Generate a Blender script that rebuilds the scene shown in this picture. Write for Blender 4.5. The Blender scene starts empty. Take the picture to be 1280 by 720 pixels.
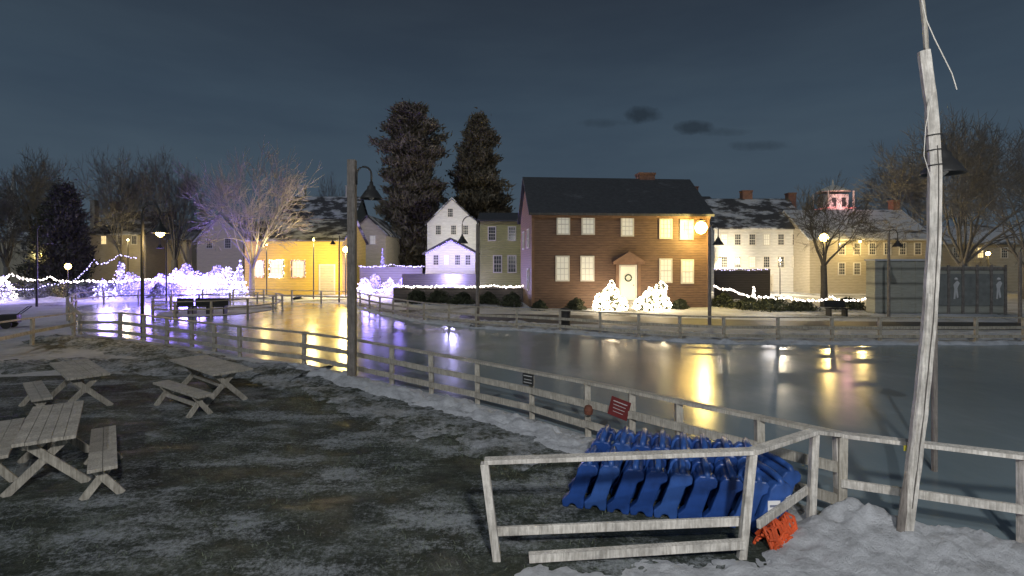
import bpy, math, random
from mathutils import Vector, noise, Matrix
random.seed(7)
S=bpy.context.scene
S.view_settings.view_transform='Standard'; S.view_settings.look='None'; S.view_settings.exposure=0
CH=3.0; FP=640.0; HZ=330.0
# pixel helpers: image column and row, projected through the camera -> scene metres
def X(b,D): return (b-640)*D/FP
def Z(e,D): return CH-(e-HZ)*D/FP
def G(b,e):
    D=CH*FP/(e-HZ); return (X(b,D),D)
# ---------------------------------------------------------------- materials
MATS={}
def newmat(name):
    m=bpy.data.materials.new(name); m.use_nodes=True
    nt=m.node_tree; return m,nt,nt.nodes['Principled BSDF']
def N(nt,t,**k):
    n=nt.nodes.new(t)
    for a,v in k.items(): setattr(n,a,v)
    return n
def coords(nt,scale=(1,1,1),kind='Object'):
    tc=N(nt,'ShaderNodeTexCoord'); mp=N(nt,'ShaderNodeMapping')
    mp.inputs['Scale'].default_value=scale
    nt.links.new(tc.outputs[kind],mp.inputs['Vector']); return mp.outputs['Vector']
def noise_n(nt,vec,scale,detail=6,rough=.6):
    n=N(nt,'ShaderNodeTexNoise'); n.inputs['Scale'].default_value=scale
    n.inputs['Detail'].default_value=detail; n.inputs['Roughness'].default_value=rough
    nt.links.new(vec,n.inputs['Vector']); return n.outputs['Fac']
def ramp(nt,fac,stops):
    r=N(nt,'ShaderNodeValToRGB'); e=r.color_ramp.elements
    e[0].position=stops[0][0]; e[0].color=(*stops[0][1],1)
    e[1].position=stops[-1][0]; e[1].color=(*stops[-1][1],1)
    for p,c in stops[1:-1]:
        q=e.new(p); q.color=(*c,1)
    nt.links.new(fac,r.inputs['Fac']); return r.outputs['Color']
def madd(nt,a,k,b):
    n=N(nt,'ShaderNodeMath',operation='MULTIPLY_ADD'); nt.links.new(a,n.inputs[0]); n.inputs[1].default_value=k; nt.links.new(b,n.inputs[2]); return n.outputs[0]
def scl(nt,a,k):
    n=N(nt,'ShaderNodeMath',operation='MULTIPLY'); nt.links.new(a,n.inputs[0]); n.inputs[1].default_value=k; return n.outputs[0]
def bump(nt,h,bs,strength=.3,dist=.02):
    b=N(nt,'ShaderNodeBump'); b.inputs['Strength'].default_value=strength; b.inputs['Distance'].default_value=dist
    nt.links.new(h,b.inputs['Height']); nt.links.new(b.outputs['Normal'],bs.inputs['Normal'])
def mottled(name,c,var=.25,scale=3,rough=.8,stretch=(1,1,1),bstr=.2,metal=0):
    if name in MATS: return MATS[name]
    m,nt,bs=newmat(name); v=coords(nt,stretch)
    f=noise_n(nt,v,scale)
    lo=tuple(x*(1-var) for x in c); hi=tuple(min(1,x*(1+var)) for x in c)
    nt.links.new(ramp(nt,f,[(.3,lo),(.7,hi)]),bs.inputs['Base Color'])
    bs.inputs['Roughness'].default_value=rough; bs.inputs['Metallic'].default_value=metal
    if bstr: bump(nt,noise_n(nt,v,scale*4),bs,bstr)
    MATS[name]=m; return m
def siding(name,c,pitch=.14,var=.2,emit=0):
    m,nt,bs=newmat(name); tc=N(nt,'ShaderNodeTexCoord'); sp=N(nt,'ShaderNodeSeparateXYZ')
    nt.links.new(tc.outputs['Object'],sp.inputs[0])
    d=N(nt,'ShaderNodeMath',operation='DIVIDE'); d.inputs[1].default_value=pitch; nt.links.new(sp.outputs['Z'],d.inputs[0])
    fr=N(nt,'ShaderNodeMath',operation='FRACT'); nt.links.new(d.outputs[0],fr.inputs[0])
    line=ramp(nt,fr.outputs[0],[(0,(.35,.35,.35)),(.16,(1,1,1)),(.85,(1,1,1)),(1,(.5,.5,.5))])
    f=noise_n(nt,coords(nt,(1,1,7)),1.6,8,.7)
    col=ramp(nt,f,[(.3,tuple(x*(1-var) for x in c)),(.7,tuple(min(1,x*(1+var)) for x in c))])
    mx=N(nt,'ShaderNodeMixRGB',blend_type='MULTIPLY'); mx.inputs[0].default_value=.9
    nt.links.new(col,mx.inputs[1]); nt.links.new(line,mx.inputs[2]); nt.links.new(mx.outputs[0],bs.inputs['Base Color'])
    inv=N(nt,'ShaderNodeMath',operation='SUBTRACT'); inv.inputs[0].default_value=1; nt.links.new(fr.outputs[0],inv.inputs[1])
    bump(nt,inv.outputs[0],bs,.6,.03); bs.inputs['Roughness'].default_value=.65
    return m
def emis(name,c,s,sample=False):
    m,nt,bs=newmat(name); bs.inputs['Base Color'].default_value=(*[min(1,x) for x in c],1)
    bs.inputs['Emission Color'].default_value=(*c,1); bs.inputs['Emission Strength'].default_value=s
    bs.inputs['Roughness'].default_value=.5
    if not sample: m.cycles.emission_sampling='NONE'
    return m
def roofmat(name,c,snow):
    m,nt,bs=newmat(name); v=coords(nt,(1,1,1))
    br=N(nt,'ShaderNodeTexBrick'); br.inputs['Scale'].default_value=3
    br.inputs['Color1'].default_value=(*c,1); br.inputs['Color2'].default_value=(*[x*.7 for x in c],1); br.inputs['Mortar'].default_value=(*[x*.5 for x in c],1)
    nt.links.new(v,br.inputs['Vector'])
    f=noise_n(nt,coords(nt,(.5,1,1)),.9,8,.65)
    msk=ramp(nt,f,[(.62-.25*snow,(0,0,0)),(.72-.25*snow,(1,1,1))])
    mx=N(nt,'ShaderNodeMixRGB'); nt.links.new(msk,mx.inputs[0]); nt.links.new(br.outputs['Color'],mx.inputs[1]); mx.inputs[2].default_value=(.55,.57,.6,1)
    if snow<=0: mx.inputs[2].default_value=(*[x*1.6 for x in c],1)
    nt.links.new(mx.outputs[0],bs.inputs['Base Color']); bs.inputs['Roughness'].default_value=.85
    bump(nt,br.outputs['Fac'],bs,.3,.02)
    return m
def weathered(name,c,var=.35):
    m,nt,bs=newmat(name); f=noise_n(nt,coords(nt,(2,2,2)),2.2,8,.7)
    g=noise_n(nt,coords(nt,(30,30,3)),1.5,4,.6)
    a=ramp(nt,f,[(.3,tuple(x*(1-var) for x in c)),(.7,tuple(min(1,x*(1+var)) for x in c))])
    b=ramp(nt,g,[(.35,(.5,.48,.45)),(.6,(1,1,1))])
    mx=N(nt,'ShaderNodeMixRGB',blend_type='MULTIPLY'); mx.inputs[0].default_value=.75
    nt.links.new(a,mx.inputs[1]); nt.links.new(b,mx.inputs[2]); nt.links.new(mx.outputs[0],bs.inputs['Base Color'])
    bs.inputs['Roughness'].default_value=.8; bump(nt,g,bs,.4,.01); return m

M_wood=weathered('weathered_rail_wood',(.46,.43,.37))
M_woodfar=weathered('far_rail_wood',(.48,.44,.36))
M_table=weathered('table_wood',(.47,.44,.38))
M_post=weathered('bleached_post_wood',(.62,.59,.54),.4)
M_darkwood=weathered('dark_post_wood',(.24,.215,.195))
M_brown=siding('brown_clapboard',(.165,.098,.065),.17,.4)
M_brown_trim=mottled('brown_trim',(.22,.13,.085),.2)
M_white=siding('white_clapboard',(.74,.73,.69),.16)
M_cream=siding('cream_clapboard',(.6,.53,.38),.16)
M_yellow=siding('yellow_clapboard',(.70,.50,.09),.16)
M_olive=siding('olive_clapboard',(.46,.44,.20),.16)
M_tan=siding('tan_clapboard',(.47,.42,.32),.16)
M_grey=siding('grey_board',(.36,.36,.31),.9)
M_trim=mottled('white_trim',(.66,.63,.56),.1,2,.6)
M_roof=roofmat('dark_shingles',(.085,.088,.095),0)
M_roofs=roofmat('snowy_shingles',(.10,.105,.11),1.0)
M_roofp=roofmat('patchy_snow_shingles',(.085,.085,.09),.55)
M_brick=mottled('chimney_brick',(.22,.12,.09),.3,6)
M_winlit=emis('lit_window',(1,.76,.36),1.2)
M_winsh=emis('window_shade',(.78,.77,.68),.25)  # paleness of the light-catching shades put in as a faint glow
M_windk=mottled('dark_window',(.05,.055,.06),.2,2,.15,bstr=0)
M_door=mottled('door_paint',(.5,.45,.36),.15)
M_doorw=emis('pale_glow_door',(.8,.74,.6),.22)  # door brightened by a faint glow put into its material
M_metal=mottled('dark_metal',(.035,.035,.035),.2,5,.45)
M_bulbY=emis('amber_bulb',(1,.70,.16),40)
M_bulbW=emis('warm_string_bulbs',(1,.90,.80),7)
M_bulbP=emis('violet_white_bulbs',(.60,.54,1),4)
M_bulbV=emis('blue_violet_bulbs',(.34,.26,1),2.6)
M_bulbPk=emis('pink_string_bulbs',(1,.50,.45),2.2)
M_bark=mottled('bark',(.175,.168,.16),.3,5)
M_barkp=mottled('pale_bark',(.26,.24,.22),.3,5)
M_barkd=mottled('dark_bark',(.10,.09,.08),.3,5)
M_leafc=mottled('conifer_needles',(.18,.16,.12),.5,.7,.9,bstr=0)
M_leafd=mottled('shrub_leaves',(.06,.07,.04),.5,2,.9,bstr=0)
M_red=mottled('red_sign_paint',(.15,.022,.022),.15,3,.5,bstr=0)
M_blk=mottled('black_sign_paint',(.03,.03,.03),.2,3,.5,bstr=0)
M_wht=mottled('white_lettering',(.6,.6,.6),.1,3,.5,bstr=0)
M_blue=mottled('blue_plastic',(.016,.058,.24),.4,4,.38,bstr=.1)
M_blued=mottled('worn_blue_plastic',(.03,.09,.31),.4,3,.42,bstr=.1)
M_orange=mottled('orange_plastic',(.60,.09,.025),.35,5,.55)
M_wreath=mottled('wreath_green',(.03,.06,.02),.4,8)
M_stone=mottled('granite',(.3,.29,.27),.2,4)
def snowmat(name,c=(.74,.76,.80),dirt=.3):
    m,nt,bs=newmat(name); v=coords(nt,(1,1,1))
    f=noise_n(nt,v,3.5,10,.72)
    nt.links.new(ramp(nt,f,[(.3,tuple(x*(1-dirt) for x in c)),(.55,c),(.8,c)]),bs.inputs['Base Color'])
    bs.inputs['Roughness'].default_value=.75; bump(nt,noise_n(nt,v,18,8,.8),bs,1,.06); return m
M_snow=snowmat('packed_snow',dirt=.4)
m,nt,bs=newmat('patchy_snow'); v=coords(nt)
f=noise_n(nt,v,1.1,8,.75); g=noise_n(nt,v,9,6,.8)
nt.links.new(ramp(nt,scl(nt,madd(nt,g,.7,f),.75),[(.50,(.035,.042,.032)),(.58,(.09,.10,.08)),(.65,(.30,.32,.33)),(.78,(.62,.64,.68))]),bs.inputs['Base Color'])
bs.inputs['Roughness'].default_value=.85; bump(nt,g,bs,1,.08); M_patch=m
# ---------------------------------------------------------------- mesh builder
class MB:
    def __init__(s): s.v=[]; s.f=[]; s.smooth=False
    def add(s,vs,fs):
        o=len(s.v); s.v+= [tuple(p) for p in vs]; s.f+=[tuple(i+o for i in q) for q in fs]; return s
    def box(s,x0,x1,y0,y1,z0,z1):
        return s.add([(x0,y0,z0),(x1,y0,z0),(x1,y1,z0),(x0,y1,z0),(x0,y0,z1),(x1,y0,z1),(x1,y1,z1),(x0,y1,z1)],
          [(0,3,2,1),(4,5,6,7),(0,1,5,4),(1,2,6,5),(2,3,7,6),(3,0,4,7)])
    def beam(s,p0,p1,w,h):
        p0=Vector(p0);p1=Vector(p1); d=(p1-p0).normalized(); up=Vector((0,0,1))
        if abs(d.z)>.95: up=Vector((0,1,0))
        a=d.cross(up).normalized()*w/2; b=a.cross(d).normalized()*h/2
        vs=[p0-a-b,p0+a-b,p0+a+b,p0-a+b,p1-a-b,p1+a-b,p1+a+b,p1-a+b]
        return s.add(vs,[(3,2,1,0),(4,5,6,7),(0,1,5,4),(1,2,6,5),(2,3,7,6),(3,0,4,7)])
    def tube(s,pts,rad,n=6,cap=True):
        pts=[Vector(p) for p in pts]; vs=[]; fs=[]
        for i,p in enumerate(pts):
            d=(pts[min(i+1,len(pts)-1)]-pts[max(i-1,0)]).normalized()
            ref=Vector((0,0,1)) if abs(d.z)<.9 else Vector((1,0,0))
            if i and abs(d.dot(pref))<.97: ref=pref
            pref=ref
            a=d.cross(ref).normalized(); b=d.cross(a)
            r=rad[i] if isinstance(rad,(list,tuple)) else rad
            for k in range(n):
                t=2*math.pi*k/n; vs.append(p+a*math.cos(t)*r+b*math.sin(t)*r)
        for i in range(len(pts)-1):
            for k in range(n):
                k2=(k+1)%n; fs.append((i*n+k,i*n+k2,(i+1)*n+k2,(i+1)*n+k))
        if cap and n>2:
            fs.append(tuple(range(n-1,-1,-1))); fs.append(tuple((len(pts)-1)*n+k for k in range(n)))
        return s.add(vs,fs)
    def lathe(s,c,prof,n=16):
        vs=[];fs=[]
        for r,z in prof:
            for k in range(n):
                t=2*math.pi*k/n; vs.append((c[0]+r*math.cos(t),c[1]+r*math.sin(t),c[2]+z))
        for i in range(len(prof)-1):
            for k in range(n):
                k2=(k+1)%n; fs.append((i*n+k,i*n+k2,(i+1)*n+k2,(i+1)*n+k))
        return s.add(vs,fs)
    def octa(s,c,r):
        x,y,z=c
        return s.add([(x+r,y,z),(x-r,y,z),(x,y+r,z),(x,y-r,z),(x,y,z+r),(x,y,z-r)],
          [(0,2,4),(2,1,4),(1,3,4),(3,0,4),(2,0,5),(1,2,5),(3,1,5),(0,3,5)])
    def prism(s,poly,y0,y1):
        n=len(poly)
        vs=[(x,y0,z) for x,z in poly]+[(x,y1,z) for x,z in poly]
        fs=[tuple(range(n)),tuple(range(2*n-1,n-1,-1))]+[((i+1)%n,i,i+n,(i+1)%n+n) for i in range(n)]
        return s.add(vs,fs)
    def prismx(s,poly,x0,x1):
        n=len(poly)
        vs=[(x0,y,z) for y,z in poly]+[(x1,y,z) for y,z in poly]
        fs=[tuple(range(n-1,-1,-1)),tuple(range(n,2*n))]+[(i,(i+1)%n,(i+1)%n+n,i+n) for i in range(n)]
        return s.add(vs,fs)
    def mesh(s,name,mat):
        me=bpy.data.meshes.new(name); me.from_pydata(s.v,[],s.f); me.materials.append(mat)
        if s.smooth: me.polygons.foreach_set('use_smooth',[True]*len(me.polygons))
        me.update(); return me
def put(name,data,parent=None,loc=(0,0,0),rot=0,label=None,cat=None,group=None,kind=None,bevel=0):
    if isinstance(loc,Vector): loc=tuple(loc)
    o=bpy.data.objects.new(name,data); S.collection.objects.link(o); o.location=loc
    if isinstance(rot,(tuple,list)): o.rotation_euler=rot
    else: o.rotation_euler=(0,0,rot)
    if parent: o.parent=parent
    if label: o['label']=label
    if cat: o['category']=cat
    if group: o['group']=group
    if kind: o['kind']=kind
    if bevel:
        b=o.modifiers.new('bevel','BEVEL'); b.width=bevel; b.segments=2
    return o
def light(name,parent,loc,c,p,r=.15):
    l=bpy.data.lights.new(name,'POINT'); l.color=c; l.energy=p; l.shadow_soft_size=r
    o=bpy.data.objects.new(name,l); S.collection.objects.link(o); o.location=loc
    if parent: o.parent=parent
    return o
# ---------------------------------------------------------------- windows
WC={}
def window(parent,x,z,w,h,mat,y=0,rotz=0,sill=True,trim=None):
    key=(round(w,2),round(h,2),mat.name,(trim or M_trim).name)
    if key not in WC:
        g=MB().box(-w/2,w/2,-.03,.03,0,h).mesh('window',mat)
        f=MB(); t=.09
        f.box(-w/2-t,-w/2+.01,-.07,.04,-t,h+t); f.box(w/2-.01,w/2+t,-.07,.04,-t,h+t)
        f.box(-w/2+.01,w/2-.01,-.07,.04,-t,.01); f.box(-w/2+.01,w/2-.01,-.07,.04,h-.01,h+t)
        f.box(-w/2+.011,w/2-.011,-.062,.02,h/2-.03,h/2+.03)
        for i in (1,2):
            xx=-w/2+w*i/3; f.box(xx-.014,xx+.014,-.052,.02,.01,h-.01)
        for i in (1,3): f.box(-w/2+.012,w/2-.012,-.047,.02,h*i/4-.014,h*i/4+.014)
        WC[key]=(g,f.mesh('frame',trim or M_trim))
    g,f=WC[key]
    o=put('window',g,parent,(x,y,z),rotz); put('frame',f,o)
    return o
def house(name,label,x,y,rot,w,d,eave,ridge,axis,wall,roof,wins=(),doors=(),chim=(),over=.3,trim=None,side=(),rside=()):
    T=put(name,None,None,(x,y,0),rot,label,'building')
    m=MB()
    if axis=='x': m.prismx([(0,-.3),(d,-.3),(d,eave),(d/2,ridge-.1),(0,eave)],0,w)
    else: m.prism([(0,-.3),(w,-.3),(w,eave),(w/2,ridge-.1),(0,eave)],0,d)
    put('wall',m.mesh('wall',wall),T)
    r=MB(); th=.16
    if axis=='x':
        sl=(ridge-eave)/(d/2); o=over
        for sgn in (0,1):
            pts=[(-o,eave-o*sl),(d/2,ridge),(d/2,ridge+th),(-o,eave-o*sl+th)]
            if sgn: pts=[(d-a,b) for a,b in pts][::-1]
            r.prismx(pts,-.25,w+.25)
    else:
        sl=(ridge-eave)/(w/2); o=over
        for sgn in (0,1):
            pts=[(-o,eave-o*sl),(w/2,ridge),(w/2,ridge+th),(-o,eave-o*sl+th)]
            if sgn: pts=[(w-a,b) for a,b in pts][::-1]
            r.prism(pts,-.25,d+.25)
    R=put('roof',r.mesh('roof',roof),T)
    for c in chim:
        cx,cy,cw,cd,ch=c[:5]
        cm=MB().box(cx-cw/2,cx+cw/2,cy-cd/2,cy+cd/2,eave,ch-.16).box(cx-cw/2-.06,cx+cw/2+.06,cy-cd/2-.06,cy+cd/2+.06,ch-.16,ch)
        put('chimney',cm.mesh('chimney',M_brick if len(c)<6 else c[5]),R)
    for (cx,cz,ww,hh,mt) in wins: window(T,cx,cz,ww,hh,mt,trim=trim)
    for (cy,cz,ww,hh,mt) in side: window(T,0,cz,ww,hh,mt,y=cy,rotz=-math.pi/2,trim=trim)
    for (cy,cz,ww,hh,mt) in rside: window(T,w,cz,ww,hh,mt,y=cy,rotz=math.pi/2,trim=trim)
    for (cx,cz,ww,hh,mt) in doors:
        dm=MB().box(cx-ww/2,cx+ww/2,-.06,.03,cz,cz+hh)
        for a in (-.23,.23):
            for b in (.12,.55): dm.box(cx+a*ww-.15*ww,cx+a*ww+.15*ww,-.075,0,cz+b*hh,cz+(b+.33)*hh)
        D=put('door',dm.mesh('door',mt),T)
        fm=MB().box(cx-ww/2-.12,cx-ww/2,-.1,.03,cz,cz+hh+.12).box(cx+ww/2,cx+ww/2+.12,-.1,.03,cz,cz+hh+.12).box(cx-ww/2,cx+ww/2,-.1,.03,cz+hh,cz+hh+.12)
        put('frame',fm.mesh('frame',trim or M_trim),D)
        put('handle',MB().octa((cx+ww*.38,-.11,cz+hh*.45),.05).mesh('handle',M_metal),D)
    return T
# ---------------------------------------------------------------- string lights
def bulbs(m,pts,step,r,jit=.03,sag=0):
    for a,b in zip(pts[:-1],pts[1:]):
        a=Vector(a);b=Vector(b); n=max(1,int((b-a).length/step))
        for i in range(n):
            t=i/n; p=a.lerp(b,t); p.z-=sag*4*t*(1-t)
            m.octa((p.x+random.uniform(-jit,jit),p.y+random.uniform(-jit,jit),p.z+random.uniform(-jit,jit)),r*random.uniform(.7,1.15))
def string_lights(label,pts,mat,step=.2,r=.06,jit=.05,sag=.1,group='strings of festive lights'):
    base=Vector((pts[0][0],pts[0][1],0))
    pts=[Vector(p)-base for p in pts]
    T=put('string_lights',None,None,base,0,label,'string lights',group)
    w=MB()
    for a,b in zip(pts[:-1],pts[1:]):
        q=[]
        for i in range(7):
            t=i/6; p=a.lerp(b,t); p.z-=sag*4*t*(1-t); q.append(p)
        w.tube(q,.012,4)
    put('wire',w.mesh('wire',M_blk),T)
    m=MB(); bulbs(m,pts,step,r,jit,sag)
    put('bulb',m.mesh('bulb',mat),T,kind='stuff'); return T
# ---------------------------------------------------------------- trees
def branch(mb,p,d,L,r,lv,rnd,maxlv,droop,twn,mn):
    n=3 if lv<maxlv-1 else 2
    pts=[p]; q=p.copy(); dd=d.copy()
    for i in range(n):
        dd=(dd+Vector((rnd.uniform(-1,1),rnd.uniform(-1,1),rnd.uniform(-.7,.9)-droop))*.2).normalized()
        q=q+dd*L/n; pts.append(q.copy())
    e=.55
    rad=[r*(1-(1-e)*i/n) for i in range(n+1)]
    mb.tube(pts,rad,5 if lv<2 else 3,cap=False)
    if lv>=maxlv: return
    k=twn if lv>=2 else 3
    for i in range(k):
        t=rnd.uniform(.35,1) if i else 1
        idx=min(n,int(t*n)); s=pts[idx] if idx==n else pts[idx].lerp(pts[idx+1],t*n-idx)
        ang=rnd.uniform(.3,.85) if i else rnd.uniform(.05,.35)
        ax=dd.cross(Vector((rnd.uniform(-1,1),rnd.uniform(-1,1),rnd.uniform(-1,1)))).normalized()
        nd=(Matrix.Rotation(ang,3,ax)@dd).normalized()
        branch(mb,s,nd,L*rnd.uniform(.62,.85),max(r*e*rnd.uniform(.6,.85),mn),lv+1,rnd,maxlv,droop,twn,mn)
def bare_tree(label,x,y,h,spread,seed,mat,levels=6,trunk=.18,rad=None,twn=3,group='bare winter trees',fork=4,lean=0,mn=.019):
    rnd=random.Random(seed); rad=rad or h*.02
    T=put('bare_tree',None,None,(x,y,0),0,label,'tree',group)
    tk=MB(); th=h*trunk
    tk.tube([(0,0,-.2),(lean*.3,0,th*.5),(lean*.6,.05,th)],[rad*1.35,rad*1.05,rad],9)
    tk.smooth=True; put('trunk',tk.mesh('trunk',mat),T)
    cr=MB()
    top=Vector((lean*.6,.05,th))
    for i in range(fork):
        a=2*math.pi*i/fork+rnd.uniform(-.4,.4); o=rnd.uniform(.25,.9)*spread/h*1.2
        d=Vector((math.cos(a)*o,math.sin(a)*o,1)).normalized()
        branch(cr,top-Vector((0,0,rnd.uniform(0,.2)*th)),d,h*.27,rad*.62,0,rnd,levels,.03,twn,mn)
    zs=max(v[2] for v in cr.v); xs=sorted(abs(v[0]) for v in cr.v)[int(len(cr.v)*.985)]
    kz=(h-th)/(zs-th); kx=spread/2/xs*1.1
    cr.v=[(v[0]*kx,v[1]*kx,th+(v[2]-th)*kz if v[2]>th else v[2]) for v in cr.v]
    cr.smooth=True
    put('crown',cr.mesh('crown',mat),T); return T
def conifer(label,x,y,h,w,seed,n=16000,shape='cone',mat=None,size=.42,z0=.12,nb=190,pw=.75):
    rnd=random.Random(seed); T=put('pine_tree',None,None,(x,y,0),0,label,'tree','tall dark evergreen trees')
    tk=MB().tube([(0,0,-.2),(0,0,h*.5),(0,0,h*.93)],[h*.018,h*.012,.04],8); put('trunk',tk.mesh('trunk',M_barkd),T)
    m=MB()
    for b in range(nb):
        t=(b+rnd.random())/nb; z=h*(z0+(1-z0)*t)
        a=rnd.uniform(0,6.28)
        lob=1+.16*math.sin(a*2+t*9)+.14*math.sin(t*31+a)
        if shape=='cone': R=(w/2*(1-t)**pw*rnd.uniform(.6,1.15)+.3)*lob
        else: R=(w/2*math.sqrt(max(0,1-(abs(t-.45)/.58)**3))*rnd.uniform(.6,1.15)+.3)*lob
        dz=rnd.uniform(.05,.55)
        m.tube([(0,0,z),(math.cos(a)*R*.9,math.sin(a)*R*.9,z+dz*R)],[.08,.02],3,cap=False)
        for k in range(int(n/nb)):
            s=rnd.random()**.5; cl=int(s*5)/5+rnd.gauss(0,.05)
            da=rnd.gauss(0,.2); sp=.22+.5*(1-s)
            c=Vector((math.cos(a+da)*R*cl+rnd.gauss(0,sp),math.sin(a+da)*R*cl+rnd.gauss(0,sp),z+dz*R*cl+rnd.gauss(0,sp)))
            o=Vector((math.cos(a+da),math.sin(a+da),.5+dz))
            u=(o+Vector((rnd.gauss(0,.7),rnd.gauss(0,.7),rnd.gauss(0,.7)))).normalized()*size*rnd.uniform(.4,1.2)
            v=Vector((rnd.gauss(0,1),rnd.gauss(0,1),rnd.gauss(0,1))).normalized()*size*.22
            m.add([c-u*.5+v,c+u*.7,c-u*.5-v],[(0,1,2)])
    put('crown',m.mesh('crown',mat or M_leafc),T); return T
def shrub(label,x,y,r,h,seed,mat=None,lights=None,nb=160,br=.055,name='shrub',z=0,n=1400,group=None,cone=False):
    rnd=random.Random(seed); T=put(name,None,None,(x,y,z),0,label,'shrub',group)
    m=MB(); L=MB()
    def pt(k):
        t=rnd.random(); a=rnd.uniform(0,6.28)
        R=r*((1-t) if cone else math.sqrt(max(0.02,1-(t*1.0)**2)))*(.85+.25*math.sin(a*3+seed)+.12*math.sin(t*9+a*2)+rnd.uniform(-.2,.16))*k
        return Vector((math.cos(a)*R,math.sin(a)*R,h*t*(1+.12*math.sin(a*2+seed))))
    for i in range(n):
        c=pt(rnd.uniform(.5,1)); u=Vector((rnd.gauss(0,1),rnd.gauss(0,1),rnd.gauss(0,1))).normalized()*.14; v=Vector((rnd.gauss(0,1),rnd.gauss(0,1),rnd.gauss(0,1))).normalized()*.07
        m.add([c-u*.5,c+v,c+u*.5,c-v],[(0,1,2,3)])
    for i in range(6):
        a=i*1.05; m.tube([(0,0,-.05),(math.cos(a)*r*.5,math.sin(a)*r*.5,h*.6)],[.03,.01],4)
    put('crown',m.mesh('crown',mat or M_leafd),T)
    if lights:
        for i in range(nb):
            c=pt(1.02); L.octa(c,br*rnd.uniform(.6,1.3))
        put('bulb',L.mesh('bulb',lights),T,kind='stuff')
    return T
# ---------------------------------------------------------------- fences
postmesh={}
def fence(label,nodes,mat,spacing=2.4,rails=(1,.55,.2),cap=True,pw=.1,rw=.04,rh=.12,closed=False,name='wooden_fence',group=None,ct=.045):
    base=Vector((nodes[0][0],nodes[0][1],0))
    T=put(name,None,None,base,0,label,'fence',group)
    ps=[]
    if closed: nodes=list(nodes)+[nodes[0]]
    for (a,b) in zip(nodes[:-1],nodes[1:]):
        A=Vector((a[0],a[1],0));B=Vector((b[0],b[1],0)); L=(B-A).length; n=max(1,round(L/spacing))
        for i in range(n):
            t=i/n; ps.append((A.lerp(B,t)-base,a[2]+(b[2]-a[2])*t))
    ps.append((Vector((nodes[-1][0],nodes[-1][1],0))-base,nodes[-1][2]))
    key=(mat.name,pw)
    if key not in postmesh: postmesh[key]=MB().box(-pw/2,pw/2,-pw/2,pw/2,-.2,1).mesh('post',mat)
    for i,(p,h) in enumerate(ps):
        if closed and i==len(ps)-1: break
        o=put('post',postmesh[key],T,p,random.uniform(-.1,.1)); o.scale=(1,1,h-.02)
        o.rotation_euler=(random.uniform(-.02,.02),random.uniform(-.02,.02),0)
    for (a,ha),(b,hb) in zip(ps[:-1],ps[1:]):
        d=(b-a).normalized(); side=Vector((d.y,-d.x,0))*(pw/2+rw/2+.003)
        for k,r in enumerate(rails):
            m=MB(); j=random.uniform(-.012,.012)
            if k==0 and cap:
                m.beam((0,0,ha),(b.x-a.x,b.y-a.y,hb+.001),pw+.05,ct)
                put('rail',m.mesh('rail',mat),T,(a.x,a.y,0))
            else:
                m.beam((side.x,side.y,ha*r+j),(b.x-a.x+side.x,b.y-a.y+side.y,hb*r-j),rw,rh)
                put('rail',m.mesh('rail',mat),T,(a.x,a.y,0))
    return T
# ---------------------------------------------------------------- street lamps
def street_lamp(label,x,y,H,armz,off,mat,pw=.14,rise=.5,s=1.0,lit=0,square=False,below=None,tilt=(0,0)):
    T=put('street_lamp',None,None,(x,y,0),(tilt[0],tilt[1],0),label,'street lamp','gooseneck lamp posts around the rink')
    m=MB()
    if square: m.box(-pw/2,pw/2,-pw/2,pw/2,-.2,H)
    else: m.tube([(0,0,-.2),(0,0,H)],[pw/2,pw/2*.8],10)
    P=put('post',m.mesh('post',mat),T,bevel=.01 if square else 0)
    sg=1 if off>0 else -1
    a=MB(); a.smooth=True
    xs=sg*pw/2*(1.2 if square else 0); zb=armz if square else H-.02
    pts=[(xs,0,zb-.25),(xs,0,zb)]
    R=(off-xs)/2
    for i in range(1,10):
        t=math.pi*i/9; pts.append((xs+R-R*math.cos(t),0,zb+abs(R)*1.1*math.sin(t)))
    pts.append((off,0,zb-rise))
    a.tube(pts,.03*s,8); put('arm',a.mesh('arm',M_metal),T)
    prof=[(.0,.52),(.05,.52),(.06,.42),(.12,.38),(.13,.30),(.19,.24),(.27,.12),(.33,.03),(.34,0),(.31,.01),(.24,.12),(.1,.28),(.0,.3)]
    sh=MB(); sh.smooth=True; sh.lathe((off,0,zb-rise-.5*s),[(r*s,z*s) for r,z in prof],20)
    Sh=put('lamp_shade',sh.mesh('lamp_shade',M_metal),T)
    k=1.7 if lit else 1
    b=MB().lathe((off,0,zb-rise-.5*s-(.1 if lit else 0)),[(0,-.04*k),(.08*s*k,.02),(.1*s*k,.09),(.05*s,.2),(0,.22)],12)
    put('bulb',b.mesh('bulb',M_bulbY if lit else M_trim),T)
    if lit: light('lamp_light',T,(off,0,zb-rise-.5*s-.35),(1,.68,.28),lit,.1)
    return T
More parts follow.
